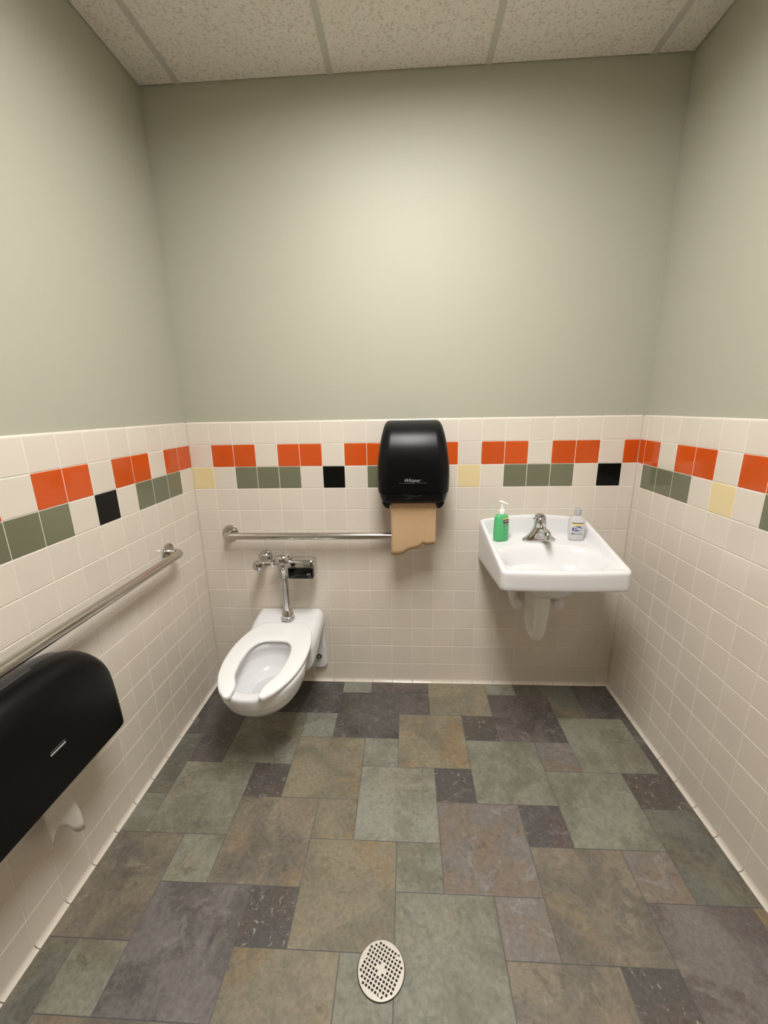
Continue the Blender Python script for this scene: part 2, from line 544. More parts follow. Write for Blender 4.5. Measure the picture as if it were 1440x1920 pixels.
for c in range(20):
    w = U if c < 19 else W - 19 * U
    x = c * U + w / 2
    lay(wall_back, lambda z: Matrix.Translation((x, 0, z)), w, c)
y = 0.0
c = -1
while y > -D + 0.005:
    w = min(U, y + D)
    yc = y - w / 2
    lay(wall_left, lambda z: Matrix.Translation((0, yc, z)) @ Matrix.Rotation(PI / 2, 4, 'Z'), w, c)
    y -= w; c -= 1
y = 0.0
c = 19
while y > -D + 0.005:
    w = min(U if c > 19 else 0.43 * U, y + D)
    yc = y - w / 2
    lay(wall_right, lambda z: Matrix.Translation((W, yc, z)) @ Matrix.Rotation(-PI / 2, 4, 'Z'), w, c)
    y -= w; c += 1

# ------------------------------------------------------------------ floor of slate pieces, big and small squares
b = bmesh.new(); box(b, -TH - 0.1, W + TH + 0.1, -D - 0.1, TH + 0.1, -0.08, -0.0012)
floor = structure('floor', b, M['joint'], 'slate patterned floor of large and small squares in olive, tan and charcoal', 'floor')
def S(*c):
    v = lin(c)
    g = 0.3 * v[0] + 0.59 * v[1] + 0.11 * v[2]
    return tuple((g + (k - g) * 0.78) * w for k, w in zip(v, (1.05, 1.05, 1.05)))
PAL = {  # tone, blotch, accent, flecks, ochre stain, veins
    'G':  (S(122, 121, 104), S(112, 110, 92), S(126, 123, 106), 0.0, 0.25, 0.2),
    'GD': (S(100, 100, 88), S(92, 88, 76), S(106, 104, 94), 0.1, 0.3, 0.5),
    'GL': (S(128, 128, 114), S(120, 119, 104), S(134, 131, 118), 0.0, 0.2, 0.3),
    'O':  (S(126, 116, 92), S(116, 109, 88), S(130, 114, 86), 0.0, 0.8, 0.3),
    'OB': (S(118, 107, 88), S(104, 96, 84), S(128, 117, 96), 0.15, 0.6, 0.6),
    'D':  (S(82, 77, 72), S(68, 64, 60), S(104, 99, 93), 0.25, 0.1, 1.0),
    'DS': (S(76, 72, 69), S(88, 76, 66), S(94, 91, 88), 0.9, 0.1, 0.6),
    'DP': (S(90, 82, 78), S(74, 68, 65), S(110, 104, 98), 0.35, 0.15, 1.0),
    'DR': (S(96, 84, 76), S(82, 75, 70), S(112, 102, 93), 0.2, 0.3, 0.8),
    'P':  (S(112, 105, 99), S(122, 106, 90), S(130, 124, 119), 0.1, 0.5, 1.0),
    'PD': (S(108, 102, 99), S(94, 88, 84), S(122, 116, 111), 0.2, 0.15, 1.0),
    'R':  (S(94, 80, 75), S(86, 81, 80), S(112, 106, 105), 0.35, 0.1, 0.8),
    'PR': (S(112, 103, 97), S(98, 86, 80), S(120, 110, 102), 0.2, 0.4, 0.8),
}
KIND = {(-4, 0, 'S'): 'D', (-3, -1, 'B'): 'D', (-2, -1, 'S'): 'GL', (-1, -2, 'B'): 'DR', (0, -2, 'S'): 'GL', (1, -3, 'B'): 'GD',
        (-2, -1, 'B'): 'D', (0, -2, 'B'): 'O', (-3, 0, 'S'): 'D', (2, -3, 'B'): 'DP', (-1, -1, 'S'): 'DP', (1, -2, 'S'): 'GD',
        (-3, 0, 'B'): 'D', (-1, -1, 'B'): 'D', (1, -2, 'B'): 'DP', (-2, 0, 'S'): 'GL', (0, -1, 'S'): 'DS', (2, -2, 'S'): 'GD',
        (-2, 0, 'B'): 'G', (0, -1, 'B'): 'O', (2, -2, 'B'): 'G', (-3, 1, 'S'): 'DP', (-1, 0, 'S'): 'GL', (1, -1, 'S'): 'P',
        (-3, 1, 'B'): 'GD', (-1, 0, 'B'): 'O', (1, -1, 'B'): 'G', (3, -2, 'B'): 'DR', (-2, 1, 'S'): 'DS', (0, 0, 'S'): 'DS', (2, -1, 'S'): 'DS',
        (-2, 1, 'B'): 'G', (0, 0, 'B'): 'GL', (2, -1, 'B'): 'G', (-3, 2, 'S'): 'G', (-1, 1, 'S'): 'O', (1, 0, 'S'): 'R',
        (-1, 1, 'B'): 'OB', (1, 0, 'B'): 'P', (3, -1, 'B'): 'GD', (-2, 2, 'S'): 'G', (0, 1, 'S'): 'G', (2, 0, 'S'): 'P',
        (-2, 2, 'B'): 'OB', (0, 1, 'B'): 'O', (2, 0, 'B'): 'OB', (-1, 2, 'S'): 'DS', (1, 1, 'S'): 'P', (3, 0, 'S'): 'O',
        (-1, 2, 'B'): 'PD', (1, 1, 'B'): 'G', (3, 0, 'B'): 'PR', (-2, 3, 'S'): 'G', (0, 2, 'S'): 'G', (2, 1, 'S'): 'DS',
        (-2, 3, 'B'): 'GD', (0, 2, 'B'): 'O', (2, 1, 'B'): 'OB'}
A, Bq = 0.303, 0.1515
SLATE = {}
for i in range(-9, 10):
    for j in range(-9, 12):
        for k, dx, s in (('B', 0, A), ('S', A, Bq)):
            x0 = 0.860 + i * A - j * Bq + dx
            y1 = -0.552 - i * Bq - j * A
            x1, y0 = x0 + s, y1 - s
            cx0, cx1, cy0, cy1 = max(x0, 0), min(x1, W), max(y0, -D), min(y1, 0)
            if cx1 - cx0 < 0.012 or cy1 - cy0 < 0.012:
                continue
            g = 0.0012
            hx, hy = (cx1 - cx0) / 2 - g, (cy1 - cy0) / 2 - g
            key = (round(hx, 4), round(hy, 4))
            if key not in SLATE:
                bm = bmesh.new()
                loft(bm, [[Vector((sx * (hx - ins), sy * (hy - ins), z)) for sx, sy in ((-1, -1), (1, -1), (1, 1), (-1, 1))] for ins, z in ((0, -0.0012), (0, -0.0005), (0.0014, 0))], False, True)
                bmesh.ops.recalc_face_normals(bm, faces=bm.faces)
                if bm.faces[-1].normal.z < 0:
                    bmesh.ops.reverse_faces(bm, faces=bm.faces)
                me = bpy.data.meshes.new('slate_piece'); bm.to_mesh(me); bm.free(); me.materials.append(M['slate'])
                SLATE[key] = me
            o = link('slate_piece', SLATE[key], floor)
            o.location = ((cx0 + cx1) / 2, (cy0 + cy1) / 2, 0)
            kk = KIND.get((i, j, k)) or random.choice(['G', 'O', 'GD', 'P', 'OB'] if k == 'B' else ['DS', 'P', 'G', 'O'])
            t, bl, ac, spk, warm, vein = PAL[kk]
            f = random.uniform(0.95, 1.05)
            o['tone'] = [v * f for v in t]
            o['blotch'] = [v * f for v in bl]
            o['accent'] = [v * f for v in ac]
            o['speck'] = float(spk)
            o['warm'] = float(warm)
            o['vein'] = float(vein)

# ------------------------------------------------------------------ ceiling: grid bars and mineral panels
b = bmesh.new(); box(b, -TH - 0.1, W + TH + 0.1, -D - 0.1, TH + 0.1, H + 0.15, H + 0.2)
ceiling = structure('ceiling', b, M['plaster'], 'suspended ceiling of speckled off-white panels in a pale metal grid', 'ceiling')
GX = [-TH, 0.152, 0.762, 1.372, 1.982, W + TH]
GY = [TH, -0.61, -1.83, -D]
TB = 0.012
for gx in GX[1:-1]:
    b = bmesh.new(); box(b, gx - TB, gx + TB, -D, TH, H - 0.0005, H + 0.001); box(b, gx - 0.001, gx + 0.001, -D, TH, H + 0.001, H + 0.03)
    finish('main_tee', b, M['tbar'], ceiling, smooth=False)
for gy in GY[1:-1]:
    for a0, a1 in zip(GX[:-1], GX[1:]):
        b = bmesh.new(); box(b, a0 + TB, a1 - TB, gy - TB, gy + TB, H, H + 0.001); box(b, a0 + TB, a1 - TB, gy - 0.001, gy + 0.001, H + 0.001, H + 0.03)
        finish('cross_tee', b, M['tbar'], ceiling, smooth=False)
for a0, a1 in zip(GX[:-1], GX[1:]):
    for b1, b0 in zip(GY[:-1], GY[1:]):
        if abs(a0 - 0.762) < 1e-6 and abs(b1 + 0.61) < 1e-6:
            continue
        bm = bmesh.new(); box(bm, a0 + 0.003, a1 - 0.003, b0 + 0.003, b1 - 0.003, H + 0.0012, H + 0.016)
        finish('panel', bm, M['panel'], ceiling, smooth=False)

lamp = thing('ceiling_light', 'recessed fluorescent troffer with a glowing lens in the ceiling grid', 'light', (1.067, -1.22, H))
b = bmesh.new()
x0, x1, y0, y1 = 0.776, 1.358, -1.816, -0.624
box(b, x0, x0 + 0.025, y0, y1, H, H + 0.11); box(b, x1 - 0.025, x1, y0, y1, H, H + 0.11)
box(b, x0 + 0.025, x1 - 0.025, y0, y0 + 0.025, H, H + 0.11); box(b, x0 + 0.025, x1 - 0.025, y1 - 0.025, y1, H, H + 0.11)
box(b, x0, x1, y0, y1, H + 0.11, H + 0.125)
part('frame', b, M['housing'], lamp, smooth=False, angle=None)
b = bmesh.new(); box(b, x0 + 0.026, x1 - 0.026, y0 + 0.026, y1 - 0.026, H + 0.100, H + 0.104)
part('lens', b, M['lens'], lamp, smooth=False, angle=None, label='glowing white lamp lens')

# ------------------------------------------------------------------ toilet
TX = 0.438
toilet = thing('toilet', 'white wall-hung toilet with an open-front seat below the flush valve', 'toilet', (TX, 0, 0.09))
bm = bmesh.new()
def shoulder(px, pz, hw=0.181, zt=0.447, r=0.075):
    # large radius on the two upper corners
    if pz > zt - r and abs(px) > hw - r:
        cx, cz = math.copysign(hw - r, px), zt - r
        v = Vector((px - cx, pz - cz))
        if v.length > r:
            v = v.normalized() * r
        return cx + v.x, cz + v.y
    return px, pz
# deck and flanks, lofted out from the wall
rings = []
for y, hw, zt, zb, r in ((-0.003, 0.180, 0.446, 0.352, 0.030), (-0.05, 0.180, 0.441, 0.338, 0.034), (-0.10, 0.179, 0.428, 0.322, 0.036), (-0.16, 0.176, 0.410, 0.282, 0.045), (-0.21, 0.172, 0.404, 0.25, 0.055), (-0.258, 0.165, 0.402, 0.235, 0.06)):
    sec = rrect(-hw, hw, zb, zt, r, 10)
    f = smooth(-0.16, -0.03, y)
    rs = 0.06 * f + r * (1 - f)
    rings.append([Vector((TX + qx, y, qz)) for qx, qz in (shoulder(px, pz, hw, zt, rs) for px, pz in sec)])
loft(bm, rings)
# wall plate with rounded shoulders
pl = []
for px, pz in rrect(-0.181, 0.181, 0.092, 0.447, 0.03, 8):
    pl.append((px, pz))
pl = [shoulder(*p) for p in pl]
loft(bm, [[Vector((TX + px * s, y, 0.27 + (pz - 0.27) * s)) for px, pz in pl] for y, s in ((-0.002, 1.0), (-0.016, 1.0), (-0.022, 0.985))])
# trapway horn in the middle
rings = []
for y, hw, zt, zb in ((-0.005, 0.085, 0.33, 0.14), (-0.08, 0.085, 0.34, 0.15), (-0.16, 0.09, 0.36, 0.175), (-0.24, 0.10, 0.34, 0.205)):
    rings.append([Vector((TX + hw * math.cos(a), y, (zt + zb) / 2 + (zt - zb) / 2 * math.sin(a))) for a in [2 * PI * k / 24 for k in range(24)]])
loft(bm, rings)
def egg(z, sx, sy, cy=-0.44, n=48):
    out = []
    for k in range(n):
        a = 2 * PI * k / n
        ca, sa = math.cos(a), math.sin(a)
        ly = 0.222 if sa < 0 else 0.215
        out.append(Vector((TX + 0.176 * sx * math.copysign(abs(ca) ** 0.92, ca), cy + ly * sy * sa, z)))
    return out
prof = [(0.203, 0.10, 0.10, -0.40), (0.204, 0.30, 0.30, -0.40), (0.212, 0.48, 0.50, -0.405), (0.232, 0.66, 0.68, -0.415), (0.262, 0.80, 0.82, -0.425), (0.300, 0.905, 0.915, -0.435), (0.34, 0.965, 0.968, -0.44), (0.375, 0.995, 0.995, -0.44), (0.392, 1.0, 1.0, -0.44), (0.400, 0.985, 0.985, -0.44), (0.403, 0.96, 0.96, -0.44),
        (0.403, 0.80, 0.83, -0.44), (0.398, 0.76, 0.79, -0.44), (0.380, 0.75, 0.78, -0.44), (0.365, 0.78, 0.80, -0.44), (0.34, 0.79, 0.80, -0.44), (0.315, 0.73, 0.74, -0.44), (0.292, 0.61, 0.64, -0.435), (0.276, 0.46, 0.50, -0.43), (0.266, 0.33, 0.38, -0.425), (0.261, 0.2, 0.25, -0.42)]
prof = [((0.403 - (0.403 - z) * 0.87) if k < 11 else z, a, c_, d) for k, (z, a, c_, d) in enumerate(prof)]
loft(bm, [egg(*p) for p in prof])
body = part('bowl', bm, M['porcelain'], toilet, angle=None)
rm = body.modifiers.new('remesh', 'REMESH'); rm.mode = 'VOXEL'; rm.voxel_size = 0.0042; rm.use_smooth_shade = True
sm = body.modifiers.new('smooth', 'SMOOTH'); sm.iterations = 9; sm.factor = 0.6
# water standing in the bowl
b = bmesh.new()
loft(b, [egg(0.2690, 0.36, 0.41, -0.428), egg(0.2698, 0.36, 0.41, -0.428)])
M['water'] = mat('water', (0.84, 0.86, 0.86), 0.03, 0.0, **{'Transmission Weight': 0.25, 'IOR': 1.33})
part('water', b, M['water'], toilet)
# open-front seat
outer = [(0, -0.117), (0.088, -0.117), (0.128, -0.150), (0.158, -0.225), (0.174, -0.305), (0.178, -0.38), (0.173, -0.455), (0.158, -0.53), (0.134, -0.592), (0.108, -0.637), (0.086, -0.660)]
inner = [(0, -0.283), (0.035, -0.284), (0.066, -0.298), (0.088, -0.333), (0.097, -0.38), (0.099, -0.43), (0.095, -0.485), (0.084, -0.54), (0.064, -0.583), (0.055, -0.612), (0.054, -0.652)]
oc = catmull([(*p, 0) for p in outer], 5); ic = catmull([(*p, 0) for p in inner], 5)
pairs = [(Vector((-o.x, o.y, 0)), Vector((-i.x, i.y, 0))) for o, i in list(zip(oc, ic))[:0:-1]] + list(zip(oc, ic))
n = len(pairs)
rings = []
def seat_ring(o, i, f=1.0):
    c = (o + i) / 2; h = (o - i) / 2 * f
    r = []
    for k in range(20):
        a = 2 * PI * k / 20
        ca, sa = math.cos(a), math.sin(a)
        u = math.copysign(abs(ca) ** 0.45, ca); v = math.copysign(abs(sa) ** 0.6, sa)
        r.append(Vector((TX + c.x + h.x * u, c.y + h.y * u, 0.4185 + v * (0.0105 if f > 0.9 else 0.0105 * f ** 0.5) - 0.002)))
    return r
def end_rings(o, i, d):
    return [seat_ring(o + d * s, i + d * s, f) for s, f in ((0.004, 0.95), (0.009, 0.78), (0.013, 0.45), (0.0145, 0.12))]
d0 = (pairs[0][0] + pairs[0][1] - pairs[1][0] - pairs[1][1]).normalized()
d1 = (pairs[-1][0] + pairs[-1][1] - pairs[-2][0] - pairs[-2][1]).normalized()
rings = end_rings(*pairs[0], d0)[::-1] + [seat_ring(*p) for p in pairs] + end_rings(*pairs[-1], d1)
b = bmesh.new(); loft(b, rings)
part('seat', b, M['seat'], toilet, angle=None)
for s in (-1, 1):
    b = bmesh.new(); box(b, TX + s * 0.07 - 0.02, TX + s * 0.07 + 0.02, -0.155, -0.105, 0.405, 0.419, 0.004)
    part('hinge', b, M['seat'], toilet)
for s in (-1, 1):
    b = bmesh.new()
    lathe(b, (TX + s * 0.140, -0.022, 0.165), (0, -1, 0), [(0.015, 0), (0.015, 0.003), (0.010, 0.004), (0.010, 0.012), (0.006, 0.018), (0.001, 0.020)], 12)
    part('bolt', b, M['bolt'], toilet, label='dull metal mounting bolt')

# ------------------------------------------------------------------ flush valve
fx, fy = 0.447, -0.092
valve = thing('flush_valve', 'chrome flush valve with a black sensor box above the toilet', 'flush valve', (fx, fy, 0.44))
b = bmesh.new()
lathe(b, (fx, fy, 0.660), (0, 0, 1), [(0.019, -0.006), (0.025, -0.002), (0.0255, 0.03), (0.029, 0.036), (0.031, 0.044), (0.032, 0.060), (0.033, 0.078)])
part('valve_body', b, M['chrome'], valve)
b = bmesh.new()
lathe(b, (fx, fy, 0.738), (0, 0, 1), [(0.033, 0), (0.0435, 0.001), (0.0445, 0.004), (0.0445, 0.024), (0.0425, 0.032), (0.036, 0.039), (0.022, 0.043), (0.010, 0.0445), (0.001, 0.045)])
part('valve_cap', b, M['chrome'], valve)
b = bmesh.new(); lathe(b, (fx, fy, 0.455), (0, 0, 1), [(0.0165, 0), (0.0165, 0.21)], 24)
part('flush_pipe', b, M['chrome'], valve)
b = bmesh.new()
lathe(b, (fx, fy, 0.4315), (0, 0, 1), [(0.034, 0), (0.035, 0.003), (0.033, 0.010), (0.030, 0.013), (0.029, 0.030), (0.026, 0.034), (0.024, 0.042), (0.021, 0.050), (0.017, 0.054)])
part('spud_coupling', b, M['chrome'], valve)
b = bmesh.new()
tube(b, [(fx - 0.02, fy, 0.728), (fx - 0.06, fy, 0.728), (fx - 0.105, fy, 0.728)], [0.014, 0.012, 0.013])
lathe(b, (fx - 0.045, fy, 0.728), (-1, 0, 0), [(0.012, 0), (0.019, 0.001), (0.019, 0.014), (0.012, 0.015)], 8)
part('tailpiece', b, M['chrome'], valve)
b = bmesh.new()
lathe(b, (fx - 0.118, -0.045, 0.728), (0, -1, 0), [(0.016, 0), (0.018, 0.01), (0.018, 0.055), (0.023, 0.057), (0.025, 0.062), (0.025, 0.082), (0.022, 0.089), (0.012, 0.093), (0.001, 0.094)], 24)
part('stop_valve', b, M['chrome'], valve)
b = bmesh.new()
lathe(b, (fx - 0.118, -0.001, 0.728), (0, -1, 0), [(0.037, 0), (0.037, 0.004), (0.033, 0.012), (0.026, 0.020), (0.018, 0.026), (0.0165, 0.046)], 28)
part('wall_flange', b, M['chrome'], valve)
# sensor box to the right of the body
b = bmesh.new()
sec = rrect(0.664, 0.757, -0.128, -0.052, 0.016, 5)
rings = []
for x, s in ((0.460, 0.80), (0.470, 0.93), (0.520, 0.98), (0.585, 1.0), (0.598, 0.97), (0.605, 0.86)):
    rings.append([Vector((x, -0.09 + (py + 0.09) * s, 0.7105 + (pz - 0.7105) * s)) for pz, py in sec])
loft(b, rings)
sbox = part('sensor_box', b, M['chrome'], valve)
b = bmesh.new(); box(b, 0.4765, 0.5995, -0.1325, -0.118, 0.663, 0.721, 0.006, 3)
win = part('sensor_window', b, M['blackgl'], sbox, label='glossy black sensor window')
t = text_bm('oo', 0.017, 0.3)
for v in t.verts:
    v.co = Vector((0.578 + v.co.x, -0.1332 - v.co.z, 0.690 + v.co.y))
part('marking', t, M['silver'], sbox, smooth=False, angle=None, label='small pale ring marks')

# ------------------------------------------------------------------ grab bars
def grab_bar(name, label, p0, p1, out):
    """p0, p1: flange centres on the wall; out: unit vector away from it"""
    p0, p1, out = Vector(p0), Vector(p1), Vector(out)
    g = thing(name, label, 'grab bar', p0, 'stainless steel grab bars')
    d = (p1 - p0).normalized()
    off = 0.062
    pts = [p0 + out * 0.006] + [p0 + out * 0.02]
    pts += arc(p0 + out * 0.028, p0 + out * off, p0 + out * off + d * 0.036, 8)
    pts += arc(p1 + out * off - d * 0.036, p1 + out * off, p1 + out * 0.028, 8)
    pts += [p1 + out * 0.02, p1 + out * 0.006]
    b = bmesh.new(); tube(b, pts, 0.0168, 28)
    part('bar', b, M['steel'], g)
    for p in (p0, p1):
        b = bmesh.new(); lathe(b, p + out * 0.0005, out, [(0.040, 0), (0.041, 0.002), (0.040, 0.006), (0.036, 0.0075), (0.019, 0.008)], 36)
        fl = part('flange', b, M['steel'], g)
    return g
grab_bar('grab_bar', 'shorter stainless grab bar on the back wall above the flush valve', (0.159, -0.002, 0.860), (1.073, -0.002, 0.860), (0, -1, 0))
grab_bar('grab_bar', 'longer stainless grab bar on the left wall above the toilet paper dispenser', (0.002, -0.300, 0.862), (0.002, -1.367, 0.862), (1, 0, 0))

# ------------------------------------------------------------------ sink
SX = 1.662
sink = thing('sink', 'white wall-hung porcelain sink with raised back and sloping side rims', 'sink', (SX, 0, 0.69))
XL, XR, YF, YB = 1.407, 1.917, -0.440, -0.002
def outline(ins, n=24):
    # rounded rectangle, front edge bowed outward a little
    pts = []
    rf, rb = 0.026, 0.016
    def cor(cx, cy, r, a0):
        for i in range(9):
            a = math.radians(a0 + 90 * i / 8)
            pts.append((cx + r * math.cos(a), cy + r * math.sin(a)))
    x0, x1, y0, y1 = XL, XR, YF, YB
    cor(x1 - rb, y1 - rb, rb, 0)
    for i in range(1, n): pts.append((x1 - rb + (x0 + rb - x1 + rb) * i / n, y1))
    cor(x0 + rb, y1 - rb, rb, 90)
    for i in range(1, n): pts.append((x0, y1 - rb + (y0 + rf - y1 + rb) * i / n))
    cor(x0 + rf, y0 + rf, rf, 180)
    for i in range(1, n): pts.append((x0 + rf + (x1 - rf - x0 - rf) * i / n, y0))
    cor(x1 - rf, y0 + rf, rf, 270)
    for i in range(1, n): pts.append((x1, y0 + rf + (y1 - rb - y0 - rf) * i / n))
    out = []
    cx, cy = SX, (YF + YB) / 2
    hx, hy = (XR - XL) / 2, (YB - YF) / 2
    for x, y in pts:
        bow = -0.010 * (1 - ((x - SX) / 0.26) ** 2) * smooth(-0.2, -0.42, y)
        taper = 1 - 0.015 * min(1, max(0, -y / 0.44))
        xx, yy = SX + (x - SX) * taper + 0.011 * min(1, max(0, -y / 0.44)), y + bow
        out.append((cx + (xx - cx) * (1 - ins / hx), cy + (yy - cy) * (1 - ins / hy)))
    return out
def rim_z(x, y):
    return 0.927 + (-y / 0.445) * (0.832 - 0.927) + 0.026 * max(0, 1 - ((x - SX) / 0.25) ** 2) * (1 - smooth(0.008, 0.06, -y))
def deck_z(y):
    return 0.851 + (-y - 0.05) / 0.37 * (-0.026)
BC = (1.664, -0.276)
def basin_r(x, y):
    dx, dy = (x - BC[0]) / 0.204, (y - BC[1]) / 0.122
    p = 3.4 if dy < 0 else 2.4
    return (abs(dx) ** p + abs(dy) ** p) ** (1 / p)
def top_z(x, y):
    hw = 0.255 * (1 - 0.015 * min(1, max(0, -y / 0.44)))
    dl = hw - abs(x - SX - 0.011 * min(1, max(0, -y / 0.44)))
    db = YB - y
    df = y - (YF - 0.010 * (1 - ((x - SX) / 0.26) ** 2))
    e = max(1 - smooth(0.014, 0.040, dl), 1 - smooth(0.010, 0.034, db), 1 - smooth(0.010, 0.055, df))
    z = deck_z(y) + (rim_z(x, y) - deck_z(y)) * e
    r = basin_r(x, y)
    if r < 1.1:
        d = 1 - r / 1.1
        z -= 0.130 * (smooth(0, 0.5, d) * 0.9 + 0.1 * d)
    return z
bm = bmesh.new()
rings = []
O0 = outline(0.0)
def ring_at(ins, zf):
    return [Vector((x, y, zf(x, y))) for x, y in outline(ins)]
bot = lambda x, y: 0.726 + (-y / 0.45) * 0.024
rings.append(ring_at(0.10, lambda x, y: bot(x, y) + 0.03))
rings.append(ring_at(0.020, lambda x, y: bot(x, y) + 0.012))
rings.append(ring_at(0.008, bot))
rings.append(ring_at(0.002, lambda x, y: bot(x, y) + 0.003))
rings.append(ring_at(0.0, lambda x, y: bot(x, y) + 0.010))
for f in (0.25, 0.5, 0.75):
    rings.append(ring_at(0.0, lambda x, y: (bot(x, y) + 0.010) * (1 - f) + (rim_z(x, y) - 0.011) * f))
for ins, dz in ((0.0, -0.011), (0.0012, -0.006), (0.0036, -0.0022), (0.0075, -0.0003)):
    rings.append(ring_at(ins, lambda x, y: rim_z(x, y) + dz))
# the top surface: outline shrinks towards the middle of the basin
base = outline(0.011)
NL = 64
for k in range(NL):
    f = (k / (NL - 1)) * 0.985
    r = []
    for x, y in base:
        xx, yy = x + (BC[0] - x) * f, y + (BC[1] - y) * f
        r.append(Vector((xx, yy, top_z(xx, yy))))
    rings.append(r)
loft(bm, rings)
basin = part('basin', bm, M['porcelain'], sink, angle=None)
# belly under the basin
bm = bmesh.new()
rings = []
for s, z in ((1.15, 0.752), (1.05, 0.72), (0.92, 0.690), (0.72, 0.668), (0.45, 0.655), (0.1, 0.651)):
    rings.append([Vector((1.674 + 0.125 * s * math.cos(2 * PI * k / 40), -0.25 + 0.12 * s * math.sin(2 * PI * k / 40), z)) for k in range(40)])
loft(bm, rings)
part('basin_belly', bm, M['porcelain'], sink, angle=None)
# sink drain
b = bmesh.new(); zb = top_z(BC[0], BC[1])
lathe(b, (BC[0], BC[1], zb - 0.001), (0, 0, 1), [(0.022, 0), (0.022, 0.003), (0.018, 0.004), (0.016, 0.002), (0.001, 0.002)], 24)
part('sink_drain', b, M['chrome'], sink)
# padded covers on trap and supply stops
b = bmesh.new()
tx = 1.660
pts = [(tx + 0.008, -0.222, 0.66), (tx + 0.006, -0.222, 0.60), (tx + 0.004, -0.222, 0.52), (tx + 0.002, -0.220, 0.475)]
pts += arc((tx, -0.219, 0.46), (tx - 0.002, -0.215, 0.408), (tx - 0.004, -0.172, 0.411), 6)[1:]
pts += arc((tx - 0.006, -0.155, 0.414), (tx - 0.008, -0.115, 0.425), (tx - 0.010, -0.108, 0.47), 6)
pts += [(tx - 0.010, -0.104, 0.52)]
pts += arc((tx - 0.010, -0.102, 0.55), (tx - 0.010, -0.10, 0.61), (tx - 0.010, -0.05, 0.615), 5)
pts += [(tx - 0.010, -0.003, 0.615)]
tube(b, pts, [0.031, 0.031, 0.030, 0.027] + [0.027] * (len(pts) - 4), 22)
part('trap_cover', b, M['pvc'], sink, angle=None)
for sx in (1.580, 1.776):
    b = bmesh.new()
    tube(b, [(sx - 0.008, -0.05, 0.74), (sx - 0.008, -0.055, 0.64), (sx - 0.006, -0.058, 0.595)] + arc((sx - 0.005, -0.06, 0.575), (sx - 0.002, -0.065, 0.543), (sx, -0.105, 0.536), 6) + [(sx, -0.130, 0.535), (sx, -0.134, 0.535)], [0.02, 0.022, 0.024] + [0.026] * 7 + [0.025, 0.019], 20)
    tube(b, [(sx, -0.003, 0.545), (sx, -0.07, 0.545)], [0.024, 0.024], 20)
    part('stop_cover', b, M['pvc'], sink, angle=60)

# ------------------------------------------------------------------ faucet
fz = deck_z(-0.1) - 0.001
FX, FY = 1.668, -0.096
faucet = thing('faucet', 'chrome single-lever faucet on the back ledge of the sink', 'faucet', (FX, FY, fz))
b = bmesh.new()
rings = []
for z, a, bb in ((0, 0.076, 0.026), (0.006, 0.077, 0.027), (0.012, 0.074, 0.026), (0.018, 0.066, 0.0250), (0.026, 0.055, 0.0250), (0.036, 0.045, 0.0260), (0.050, 0.036, 0.026), (0.064, 0.030, 0.0255), (0.072, 0.026, 0.025)):
    ring = []
    for k in range(40):
        t = 2 * PI * k / 40
        ring.append(Vector((FX + a * math.copysign(abs(math.cos(t)) ** 0.85, math.cos(t)), FY + bb * math.copysign(abs(math.sin(t)) ** 0.85, math.sin(t)), fz + z)))
    rings.append(ring)
loft(b, rings)
part('faucet_body', b, M['chrome'], faucet)
b = bmesh.new()
tube(b, [(FX + 0.004, FY - 0.008, fz + 0.046), (FX + 0.005, FY - 0.04, fz + 0.058), (FX + 0.006, FY - 0.07, fz + 0.062), (FX + 0.007, FY - 0.088, fz + 0.059), (FX + 0.007, FY - 0.097, fz + 0.050), (FX + 0.007, FY - 0.099, fz + 0.040)], [0.022, 0.019, 0.0165, 0.0155, 0.0145, 0.0125], 24)
part('spout', b, M['chrome'], faucet)
b = bmesh.new()
lathe(b, (FX, FY, fz + 0.071), (0, -0.1, 1), [(0.0265, 0), (0.0275, 0.006), (0.0275, 0.022), (0.025, 0.036), (0.018, 0.046), (0.008, 0.051), (0.001, 0.052)])
hd = part('handle', b, M['chrome'], faucet)
b = bmesh.new()
rings = []
for (x, y, z, w, h) in ((0.024, 0.012, 0.088, 0.010, 0.006), (0.016, 0.004, 0.118, 0.014, 0.006), (0.0, -0.008, 0.130, 0.016, 0.0055), (-0.018, -0.020, 0.130, 0.013, 0.005), (-0.036, -0.032, 0.122, 0.008, 0.004), (-0.042, -0.036, 0.118, 0.005, 0.003)):
    c = Vector((FX + x, FY + y, fz + z))
    d = Vector((-0.83, -0.55, 0)); sidev = Vector((0.55, -0.83, 0))
    rings.append([c + sidev * w * math.cos(2 * PI * k / 16) + Vector((0, 0, 1)) * h * math.sin(2 * PI * k / 16) for k in range(16)])
loft(b, rings)
part('lever', b, M['chrome'], faucet)

